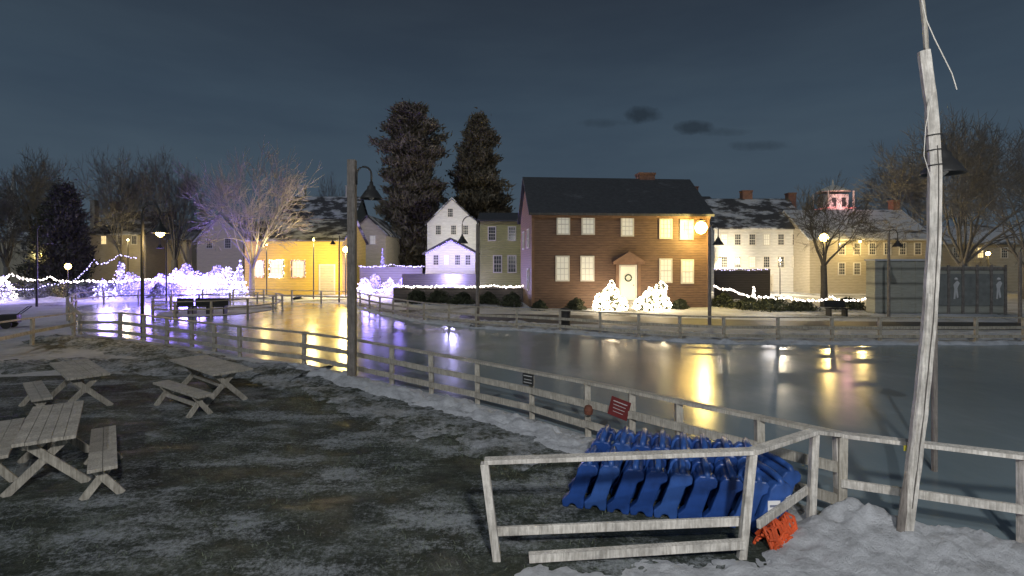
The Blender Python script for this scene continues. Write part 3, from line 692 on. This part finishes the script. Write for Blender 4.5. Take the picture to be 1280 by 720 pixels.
SL('white string lights on snowy hedge',[(-15,352,40),(15,343,40),(40,350,40),(62,346,40),(85,352,41),(110,350,41),(135,352,41),(172,349,42),(200,347,43)],M_bulbW,r=.095,step=.15)
SL('second row of violet string lights on hedge',[(-10,358,38),(30,362,38),(60,356,38),(95,349,39),(118,325,40),(128,330,40),(150,318,40),(172,322,40)],M_bulbP,r=.06,step=.17)
SL('white string lights along violet display',[(195,348,43),(230,352,43),(270,350,43),(310,353,43)],M_bulbP,r=.1,step=.14)
SL('warm white string lights on garden wall',[(440,357,42),(455,360,42),(480,362,41),(492,357,39.7),(560,357,39.7),(620,357,39.7),(658,357,39.7)],M_bulbW,r=.085,step=.15)
SL('violet string lights on the board fence',[(446,333,52.6),(490,331,52.6),(532,333,52.6)],M_bulbP,r=.07,step=.18)
SL('violet string lights along cottage eaves',[(532,318,49.6),(563,300,49.6),(594,318,49.6)],M_bulbV,r=.07,sag=0)
SL('white string lights on lawn by the brown house',[(893,357,34),(915,362,33),(930,368,32),(958,371,31.5),(985,371,31),(1012,375,31),(1040,371,31),(1060,375,31),(1085,372,31)],M_bulbW,r=.075,step=.13)
SL('white string lights on board fence',[(893,336,43.6),(925,336,43.6),(962,336,43.6)],M_bulbP,r=.05)
light('string_glow_light',None,(X(960,30),29.6,1.6),(1,.95,.95),70,.5)
# ================================================================= TREES
bare_tree('large spreading bare tree lit violet from below',X(315,46),46,Z(172,46),9.6,3,M_barkp,5,trunk=.2,rad=.22,fork=8,mn=.026)
bare_tree('bare tree behind tan houses',X(152,70),70,Z(178,70),8,4,M_bark,6,fork=6,mn=.026)
bare_tree('bare tree behind tan houses',X(218,72),72,Z(182,72),8.5,5,M_bark,6,fork=6,mn=.026)
bare_tree('bare tree behind tan houses',X(190,80),80,Z(200,80),7,25,M_bark,5,fork=5,mn=.03)
bare_tree('bare tree near the steeple',X(45,64),64,Z(178,64),9,6,M_bark,6,fork=6,mn=.024)
bare_tree('bare tree near the steeple',X(8,60),60,Z(205,60),8,7,M_bark,6,fork=6,mn=.023)
bare_tree('bare tree with dark limbs beside amber lamp',X(1030,36),36,Z(212,36),6.2,8,M_barkd,5,rad=.2,trunk=.3,fork=6)
bare_tree('dense twiggy bare tree above grey wall',X(1205,40),40,Z(122,40),12.5,9,M_bark,6,rad=.24,trunk=.2,fork=9,mn=.017)
bare_tree('bare tree behind tan long house',X(1140,62),62,Z(165,62),9,10,M_bark,6,fork=6,mn=.024)
bare_tree('bare tree at street edge',X(1285,44),44,Z(150,44),9,12,M_bark,6,fork=6,mn=.017)
bare_tree('small bare tree behind far houses',X(415,84),84,Z(215,84),7,14,M_bark,5,fork=5,mn=.03)
conifer('broad tall pine with rounded dark crown',X(515,72),72,Z(140,72),9.2,31,40000,'oval',z0=.1,size=.75,nb=200)
conifer('tapering tall spruce with uneven limbs',X(598,78),78,Z(149,78),15.5,32,40000,'cone',z0=.1,size=.75,pw=.72,nb=200)
conifer('dark evergreen beside bare trees',X(80,56),56,Z(236,56),6,33,14000,'cone',size=.5,mat=mottled('dark_needles',(.075,.078,.06),.5,.7,.9,bstr=0))
conifer('dark evergreen beside bare trees',X(62,60),60,Z(262,60),5,34,10000,'cone',size=.5,mat=MATS['dark_needles'])
tl=MB(); rnd=random.Random(5)
for i in range(26000):
    x=rnd.uniform(-210,210); D=rnd.uniform(125,150)
    hh=7.5+3*noise.noise(Vector((x*.03,0,0)))+2*noise.noise(Vector((x*.13,3,0)))
    z=rnd.random()**.8*hh; s=rnd.uniform(.4,1.3)
    tl.add([(x,D,z),(x+rnd.uniform(-s,s),D,z+s),(x+rnd.uniform(-s,s),D+.3,z+rnd.uniform(-.3,s))],[(0,1,2)])
put('distant_woods',tl.mesh('distant_woods',mottled('far_wood',(.07,.066,.06),.3,.3,.9,bstr=0)),kind='stuff')
# ================================================================= FENCES
fence('weathered wooden rail fence along the near side of the ice',NFW[:15],M_wood,1.9,rails=(1,.62,.24),name='rink_fence')
fence('pale rail fence running from the pen along the ice',NFW[14:],M_post,2.2,rails=(1,.45),name='rink_fence',rh=.09,pw=.085)
fence('wooden rail fence curving round the far end of the ice',LOOP,M_woodfar,2.8,rails=(1,.55),name='rink_fence',rw=.04,rh=.1)
fence('wooden rail fence along the far side of the ice',FF,M_woodfar,2.1,rails=(1,.6,.25),name='rink_fence',rh=.11)
fence('wooden rail fence at the edge of the picnic area',[(-19,15.0,1.15),(-16.6,16.2,1.1),(X(40,19),19,1.0),(X(92,21.5),21.5,.95)],M_woodfar,2.9,rails=(1,.5),name='rail_fence')
isl=[]
for k in range(12):
    a=2*math.pi*k/12; isl.append((-18.7+3.3*math.cos(a),33+4.6*math.sin(a),.9))
fence('small oval rail fence around an island in the ice',isl,M_woodfar,5,rails=(1,.5),name='island_fence',closed=True,rh=.08)
me=[(-18.7+3*math.cos(t*.2618),33+4.3*math.sin(t*.2618)) for t in range(24)]
sheet('island_ground',me,.03,M_ground)
pen=[(-.28,5.2,1.0),(2.45,5.22,1.09),(3.47,5.87,1.08),NFW[14]]
T=put('pen_fence',None,None,(pen[0][0],pen[0][1],0),0,'pale wooden rail pen holding blue skating aids','fence')
B=Vector((pen[0][0],pen[0][1],0)); pv=[Vector((p[0],p[1],0))-B for p in pen]
for i,p in enumerate(pv[:3]):
    m=MB().beam((-.12 if i==1 else (.14 if i==0 else -.05),0,-.1),(.0,0,pen[i][2]-.02),.08,.075 if i else .11); put('post',m.mesh('post',M_post),T,p,bevel=.006)
for i in range(3):
    a,b=pv[i],pv[i+1]; ha,hb=pen[i][2],pen[i+1][2]
    m=MB().beam((0,0,ha),(b.x-a.x,b.y-a.y,hb+.002),.12,.045); put('rail',m.mesh('rail',M_post),T,a,bevel=.006)
    if i<2:
        m=MB().beam((.1,.085,.24 if i==0 else .30),(b.x-a.x,b.y-a.y+.085,.34 if i==0 else .40),.04,.09); put('rail',m.mesh('rail',M_post),T,a,bevel=.006)
put('rail',MB().beam((.45,-.07,.06),(2.62,-.02,.17),.07,.08).mesh('rail',M_post),T,pv[0])
def sign(label,x,y,z,w,h,mat,rot,lines,tilt=0,name='notice_sign'):
    T=put(name,MB().box(-w/2,w/2,-.012,.0,-h/2,h/2).mesh('board',mat),None,(x,y,z),(0,tilt,rot),label,'sign','notice signs on the rink fence')
    for (lx0,lx1,lz,lh) in lines:
        L=MB()
        n=max(2,int((lx1-lx0)*w/(lh*h*.75)))
        for i in range(n):
            a=lx0+(lx1-lx0)*i/n; b=a+(lx1-lx0)/n*.72
            L.box(a*w,b*w,-.016,-.0125,(lz-lh/2)*h,(lz+lh/2)*h)
        put('lettering',L.mesh('lettering',M_wht),T)
    return T
def onf(b,k=0):
    for i in range(len(NF)-1):
        if NF[i][0]<=b<=NF[i+1][0]:
            p,q=NFW[i],NFW[i+1]
            s=(b-640)/640; t=(s*p[1]-p[0])/((q[0]-p[0])-s*(q[1]-p[1]))
            return p[0]+(q[0]-p[0])*t,p[1]+(q[1]-p[1])*t,math.atan2(q[1]-p[1],q[0]-p[0])
x,y,r=onf(662); sign('small black notice with pale lettering on fence',x-.03,y-.13,.78,.27,.22,M_blk,r,[(-.4,.4,.3,.07),(-.35,.35,-.02,.05),(-.38,.38,-.28,.05)])
x,y,r=onf(775); sign('tilted dark red notice with white lettering on fence',x-.04,y-.14,.66,.33,.31,M_red,r+.3,[(-.36,.36,.3,.05),(-.32,.32,.12,.03),(-.3,.3,-.06,.03),(-.26,.26,-.24,.025)],tilt=.24)
x,y,r=onf(738)
put('post_fitting',MB().lathe((0,0,0),[(0,-.09),(.07,-.07),(.08,0),(.06,.07),(0,.09)],10).mesh('post_fitting',mottled('rust',(.14,.05,.03),.3)),None,(x-.05,y-.12,.5),0,'small rusty round fitting on a fence post','fitting')
# ================================================================= LAMPS
street_lamp('square wooden lamp post with dark bell shade by the fence',X(440,13.2),13.2,5.68,5.3,.5,M_darkwood,.2,.2,.85,square=True)
street_lamp('tall thin gooseneck lamp with glowing bulb by snow bank',X(178,20.8),20.8,5.05,0,.72,M_metal,.15,.3,.95,lit=160)
street_lamp('slim gooseneck lamp post behind the far rail',X(597,25),25,4.95,0,-.75,M_darkwood,.2,.5,.85)
street_lamp('slim gooseneck lamp post in front of brown house',X(887,25),25,4.75,0,.42,M_darkwood,.17,.4,.8)
street_lamp('distant gooseneck lamp post on snowy lawn',X(46,36),36,5.3,0,.75,M_metal,.15,.4,.9)
street_lamp('gooseneck lamp post beside grey shed',X(1111,29),29,4.7,0,.5,M_darkwood,.17,.3,.8)
street_lamp('distant gooseneck lamp post on lit lawn',X(208,40),40,4.9,0,-.5,M_metal,.13,.3,.7)
street_lamp('lamp post behind snow-edged tree',X(1275,26),26,3.6,0,.5,M_darkwood,.17,.3,.7)
street_lamp('distant gooseneck lamp by yellow building',X(424,40),40,5.2,0,-.5,M_metal,.13,.3,.7)
street_lamp('near dark lamp post with large bell shade',X(1168,7.4),7.4,4.75,4.7,.12,M_darkwood,.06,.0,.8,square=True)
D=5.5
P=[(1127,692),(1140,600),(1152,500),(1162,400),(1168,300),(1169,210),(1164,130),(1155,64)]
x0=X(1128,D)
T=put('leaning_post',None,None,(x0,D,0),0,'tall bleached split wooden post leaning over the snow','post')
pts=[(X(b,D)-x0,0,Z(e,D)) for i,(b,e) in enumerate(P)]; pts[0]=(pts[0][0],0,-.15)
fine=[]
for a,b in zip(pts[:-1],pts[1:]):
    for k in range(6): fine.append(Vector(a).lerp(Vector(b),k/6))
fine.append(Vector(pts[-1]))
def strand(name,sel,dx,dy,r0,r1,seed,mat,n=6):
    m=MB(); q=[];rr=[]
    for j,k in enumerate(sel):
        p=fine[k]; q.append(p+Vector((dx+.005*noise.noise(Vector((k*.35,seed,0))),dy,0))); t=j/(len(sel)-1)
        rr.append((r0+(r1-r0)*t)*(1+.08*noise.noise(Vector((k*.6,seed,2)))))
    m.tube(q,rr,n); put(name,m.mesh(name,mat),T)
nf=len(fine)
strand('post',range(0,nf),.0,.0,.078,.060,1,M_post,7)
strand('split_strip',range(2,nf-22),-.052,-.03,.026,.014,5,M_post,5)
strand('crack',range(4,nf-10),-.015,-.066,.009,.005,13,mottled('dark_crack_wood',(.10,.09,.08),.3),4)  # thin dark strip laid along the post face as a crack
m=MB()
m.tube([(pts[0][0]-.09,-.07,0),(pts[0][0]-.05,-.09,.4),(pts[1][0]-.10,-.05,.8)],[.04,.035,.012],5); put('splint',m.mesh('splint',M_darkwood),T)
for i in range(3):
    z=Z(172,D)-i*.16; xx=X(1167+i,D)-x0; m=MB(); m.tube([(xx+.074*math.cos(t*.7854),.074*math.sin(t*.7854),z+t*.004) for t in range(9)],.006,5,cap=False)
    put('tie_wire',m.mesh('tie_wire',M_metal),T)
m=MB(); m.tube([(X(b,5.4)-x0,-.1,Z(e,5.4)) for b,e in [(1150,-10),(1158,25),(1168,48),(1180,72),(1190,92),(1196,112)]],.006,5); put('wire',m.mesh('wire',M_trim),T)
m=MB(); m.tube([(X(b,5.42)-x0,-.1,Z(e,5.42)) for b,e in [(1163,120),(1155,160),(1153,195),(1162,225)]],.004,5); put('wire',m.mesh('wire',M_trim),T)
m=MB(); m.tube([(X(b,5.6)-x0,.12,Z(e,5.6)) for b,e in [(1152,-20),(1158,30),(1163,120),(1168,200),(1170,260)]],[.024,.025,.026,.028,.028],6); put('conduit',m.mesh('conduit',M_wood),T)
put('cable_tag',MB().box(-.05,.05,-.01,.0,-.03,.03).mesh('cable_tag',mottled('yellow_tag',(.5,.45,.05),.1)),None,(X(1135,5.6),5.6,Z(560,5.6)),0,'small yellow tag tied to the rail','tag')
# ================================================================= PICNIC TABLES
def table(label,p0,p1,wdt=.75):
    a=Vector((*p0,0));b=Vector((*p1,0)); L=(b-a).length; c=(a+b)/2; r=math.atan2((b-a).y,(b-a).x)
    T=put('picnic_table',None,None,c,r,label,'picnic table','wooden picnic tables')
    m=MB(); n=5
    for i in range(n):
        y0=-wdt/2+i*wdt/n; m.box(-L/2+random.uniform(-.01,.01),L/2+random.uniform(-.01,.01),y0+.003,y0+wdt/n-.003,.71,.752+random.uniform(0,.004))
    put('table_top',m.mesh('table_top',M_table),T)
    for s in (-1,1):
        x=s*L*.33; m=MB()
        m.beam((x,-.42,0),(x,.25,.7),.045,.1).beam((x+.05,.42,0),(x+.05,-.25,.7),.045,.1)
        m.beam((x-.045,-.28,.68),(x-.045,.28,.68),.04,.06)
        put('leg',m.mesh('leg',M_table),T)
    put('brace',MB().beam((-L*.33,0,.36),(L*.33,0,.36),.09,.05).beam((-L*.32,0,.36),(-.1,0,.69),.04,.07).beam((L*.32,0,.36),(.1,0,.69),.04,.07).mesh('brace',M_table),T)
def bench(label,p0,p1):
    a=Vector((*p0,0));b=Vector((*p1,0)); L=(b-a).length; c=(a+b)/2; r=math.atan2((b-a).y,(b-a).x)
    T=put('bench',None,None,c,r,label,'bench','wooden benches by the picnic tables')
    m=MB().box(-L/2,L/2,-.15,-.003,.41,.45).box(-L/2,L/2,.003,.15,.41,.453); put('seat',m.mesh('seat',M_table),T)
    for s in (-1,1):
        x=s*L*.36; m=MB().beam((x,-.2,0),(x,.1,.41),.045,.09).beam((x+.048,.2,0),(x+.048,-.1,.41),.045,.09); put('leg',m.mesh('leg',M_table),T)
    put('brace',MB().beam((-L*.34,0,.2),(L*.34,0,.2),.04,.07).mesh('brace',M_table),T)
table('weathered picnic table with one bench by the fence',(-7.85,12.4),(-5.85,10.75),.8)
bench('long weathered bench beside a picnic table',(-7.65,11.15),(-5.95,9.95))
table('weathered picnic table on snowy turf',(-10.3,11.9),(-8.5,10.3),.68)
bench('short weathered bench beside a picnic table',(-10.4,11.1),(-8.9,9.7))
table('frost-dusted picnic table with two benches',(-7.3,8.25),(-5.98,6.55),.62)
bench('frosty bench alongside a picnic table',(-6.38,8.0),(-5.12,6.4))
bench('frosty bench partly out of view',(-8.2,8.4),(-6.85,6.75))
for i,dx in enumerate((-.9,.2,1.2)):
    T=put('island_bench',None,None,(-18.7+dx,30.5,0),0,'dark slatted bench on the ice island','bench','benches on the island')
    put('seat',MB().box(-.5,.5,-.2,.2,.45,.52).mesh('seat',M_blk),T); put('backrest',MB().box(-.5,.5,.2,.25,.5,.95).mesh('backrest',M_blk),T)
    put('leg',MB().box(-.45,-.38,-.18,.18,0,.45).mesh('leg',M_blk),T); put('leg',MB().box(.38,.45,-.18,.18,0,.45).mesh('leg',M_blk),T)
T=put('park_bench',None,None,(X(1046,29.5),29.5,0),0,'dark wooden park bench on the snowy verge','bench')
put('seat',MB().box(-.6,.6,-.2,.2,.42,.48).mesh('seat',M_blk),T); put('backrest',MB().box(-.6,.6,.2,.25,.5,.9).mesh('backrest',M_blk),T)
put('leg',MB().box(-.5,-.42,-.2,.24,0,.42).mesh('leg',M_blk),T); put('leg',MB().box(.42,.5,-.2,.24,0,.42).mesh('leg',M_blk),T)
T=put('waste_bin',None,None,(X(706,23.8),23.8,0),0,'dark round waste bin behind the rail','bin')
put('body',MB().lathe((0,0,0),[(0,0),(.25,0),(.28,.8),(.24,.82),(0,.82)],14).mesh('body',M_metal),T); put('lid',MB().lathe((0,0,.822),[(.3,0),(.28,.06),(.1,.14),(0,.15)],14).mesh('lid',M_metal),T)
T=put('snow_blower',None,None,(X(12,24),24,0),.4,'black wheeled machine parked on the snow','machine')
put('body',MB().box(-.35,.35,-.25,.25,.25,.65).prism([(-.6,.05),(-.36,.05),(-.36,.5),(-.6,.55)],-.3,.3).mesh('body',M_blk),T,bevel=.03)
put('handle',MB().tube([(.3,-.2,.6),(.75,-.2,1.0),(.75,.2,1.0),(.3,.2,.6)],.02,6).mesh('handle',M_blk),T)
w=MB().tube([(0,-.36,.2),(0,-.26,.2)],.2,14); put('wheel',w.mesh('wheel',M_blk),T); w=MB().tube([(0,.26,.2),(0,.36,.2)],.2,14); put('wheel',w.mesh('wheel',M_blk),T)
# ================================================================= SKATING AIDS
def aidmesh(mat):
    # chunky moulded aid: broad leaning legs with an arched foot, rear panel and thick shoulder bar
    prof=[(-.04,.0),(.03,.0),(.055,.045),(.085,.055),(.115,.045),(.14,.0),(.215,.0),(.225,.06),(.225,.14),(.315,.40),(.385,.44),(.395,.51),(.36,.56),(.20,.56),(.145,.50),(.13,.42),(.03,.16),(-.05,.08)]
    m=MB()
    m.prism(prof,0,.13); m.prism(prof,.45,.58)
    m.prism([(.205,.46),(.36,.46),(.37,.50),(.345,.545),(.215,.545),(.18,.50)],.132,.448)
    m.prism([(.04,.06),(.12,.06),(.22,.44),(.15,.44)],.132,.448)
    return m.mesh('body',mat)
A_body=aidmesh(M_blue); A_body2=aidmesh(M_blued)
hm=MB(); hm.smooth=True; hm.tube([(.285,.02,.53),(.285,.06,.585),(.285,.29,.60),(.285,.52,.585),(.285,.56,.53)],.038,8); A_handle=hm.mesh('handle',M_blued)
A_label=MB().box(.0,.14,-.006,-.001,.0,.16).mesh('label',emis('sticker_white',(.8,.8,.8),.05))
A_label2=MB().box(.02,.08,-.0085,-.0065,.03,.05).box(.02,.12,-.0085,-.0065,.09,.115).mesh('print',mottled('grey_print',(.2,.22,.3),.1,bstr=0))
def row(p0,p1,n,labs,sc=1.0):
    a=Vector((*p0,0));b=Vector((*p1,0)); r=math.atan2((b-a).y,(b-a).x)
    for i in range(n):
        p=a.lerp(b,i/(n-1)); q=Vector((-math.sin(r),math.cos(r),0))*(random.uniform(-.012,.02))
        T=put('skating_aid',None,None,p+q,(0,random.uniform(-.015,.015),r+random.uniform(-.02,.02)),'nested blue plastic skating aid stored in the pen' if i not in labs else 'blue plastic skating aid with white sticker','skating aid','blue skating aids stacked in the pen')
        T.scale=(sc,sc,sc)
        put('body',A_body2 if i%3==1 else A_body,T,bevel=.018); put('handle',A_handle,T)
        if i in labs:
            L=put('sticker',A_label,T,(.12,0,.20)); put('print',A_label2,L)
row((.66,6.32),(2.50,5.80),8,())
row((.92,7.00),(2.66,6.44),8,(),1.08)
for (px,py,pr) in ((2.72,5.66,.05),(3.02,5.98,.12)):
    T=put('skating_aid',None,None,(px,py,0),pr,'blue plastic skating aid with white sticker','skating aid','blue skating aids stacked in the pen')
    put('body',A_body2,T,bevel=.018); put('handle',A_handle,T); L=put('sticker',A_label,T,(.11,0,.22)); put('print',A_label2,L)
T=put('safety_net',None,None,(2.88,5.54,.08),.62,'crumpled bright orange plastic mesh bundled against the pen rail','safety net')
m=MB(); rnd=random.Random(4)
for i in range(16):
    ph=i*.9; m.tube([(-.26+i*.035+rnd.uniform(-.02,.02),-.09,-.08),(-.26+i*.035+.03*math.sin(ph),-.02,.05+.04*math.sin(ph)+rnd.uniform(0,.04)),(-.24+i*.035,.04,.10+.04*math.cos(ph)),(-.22+i*.035+rnd.uniform(-.03,.03),.12,.02)],.017,5)
for j in range(6): m.tube([(-.28+.038*i,-.1+j*.045+rnd.uniform(-.01,.01),-.04+.05*min(j,5-j)+.03*math.sin(i*.9+j)) for i in range(16)],.015,5)
put('net',m.mesh('net',M_orange),T)
gm=MB(); rnd=random.Random(2)
for i in range(9000):
    if i<1500:
        t=rnd.random(); k=rnd.randint(4,9); p,q=NFW[k],NFW[k+1]
        x=p[0]+(q[0]-p[0])*t-rnd.uniform(.6,1.6); y=p[1]+(q[1]-p[1])*t-rnd.uniform(.6,1.7)
    else:
        x=rnd.uniform(-12,1.5); y=rnd.uniform(5,12.6)
        if y>9.3-.95*(x+.3)*1: continue
        if noise.noise(Vector((x*.8,y*.8,2)))<-.1: continue
    h=rnd.uniform(.01,.035)
    gm.add([(x,y,0),(x+.01,y,0),(x+rnd.uniform(-.05,.05),y+rnd.uniform(-.05,.05),h+.02)],[(0,1,2)])
put('dry_grass',gm.mesh('dry_grass',mottled('dry_grass',(.13,.155,.11),.5,bstr=0)),kind='stuff')
# ================================================================= CAMERA
c=bpy.data.cameras.new('camera'); c.sensor_width=36; c.lens=18; c.shift_y=-30/1280; c.clip_end=3000; c.clip_start=.05
o=bpy.data.objects.new('camera',c); S.collection.objects.link(o); o.location=(0,0,CH); o.rotation_euler=(math.pi/2,0,0); S.camera=o
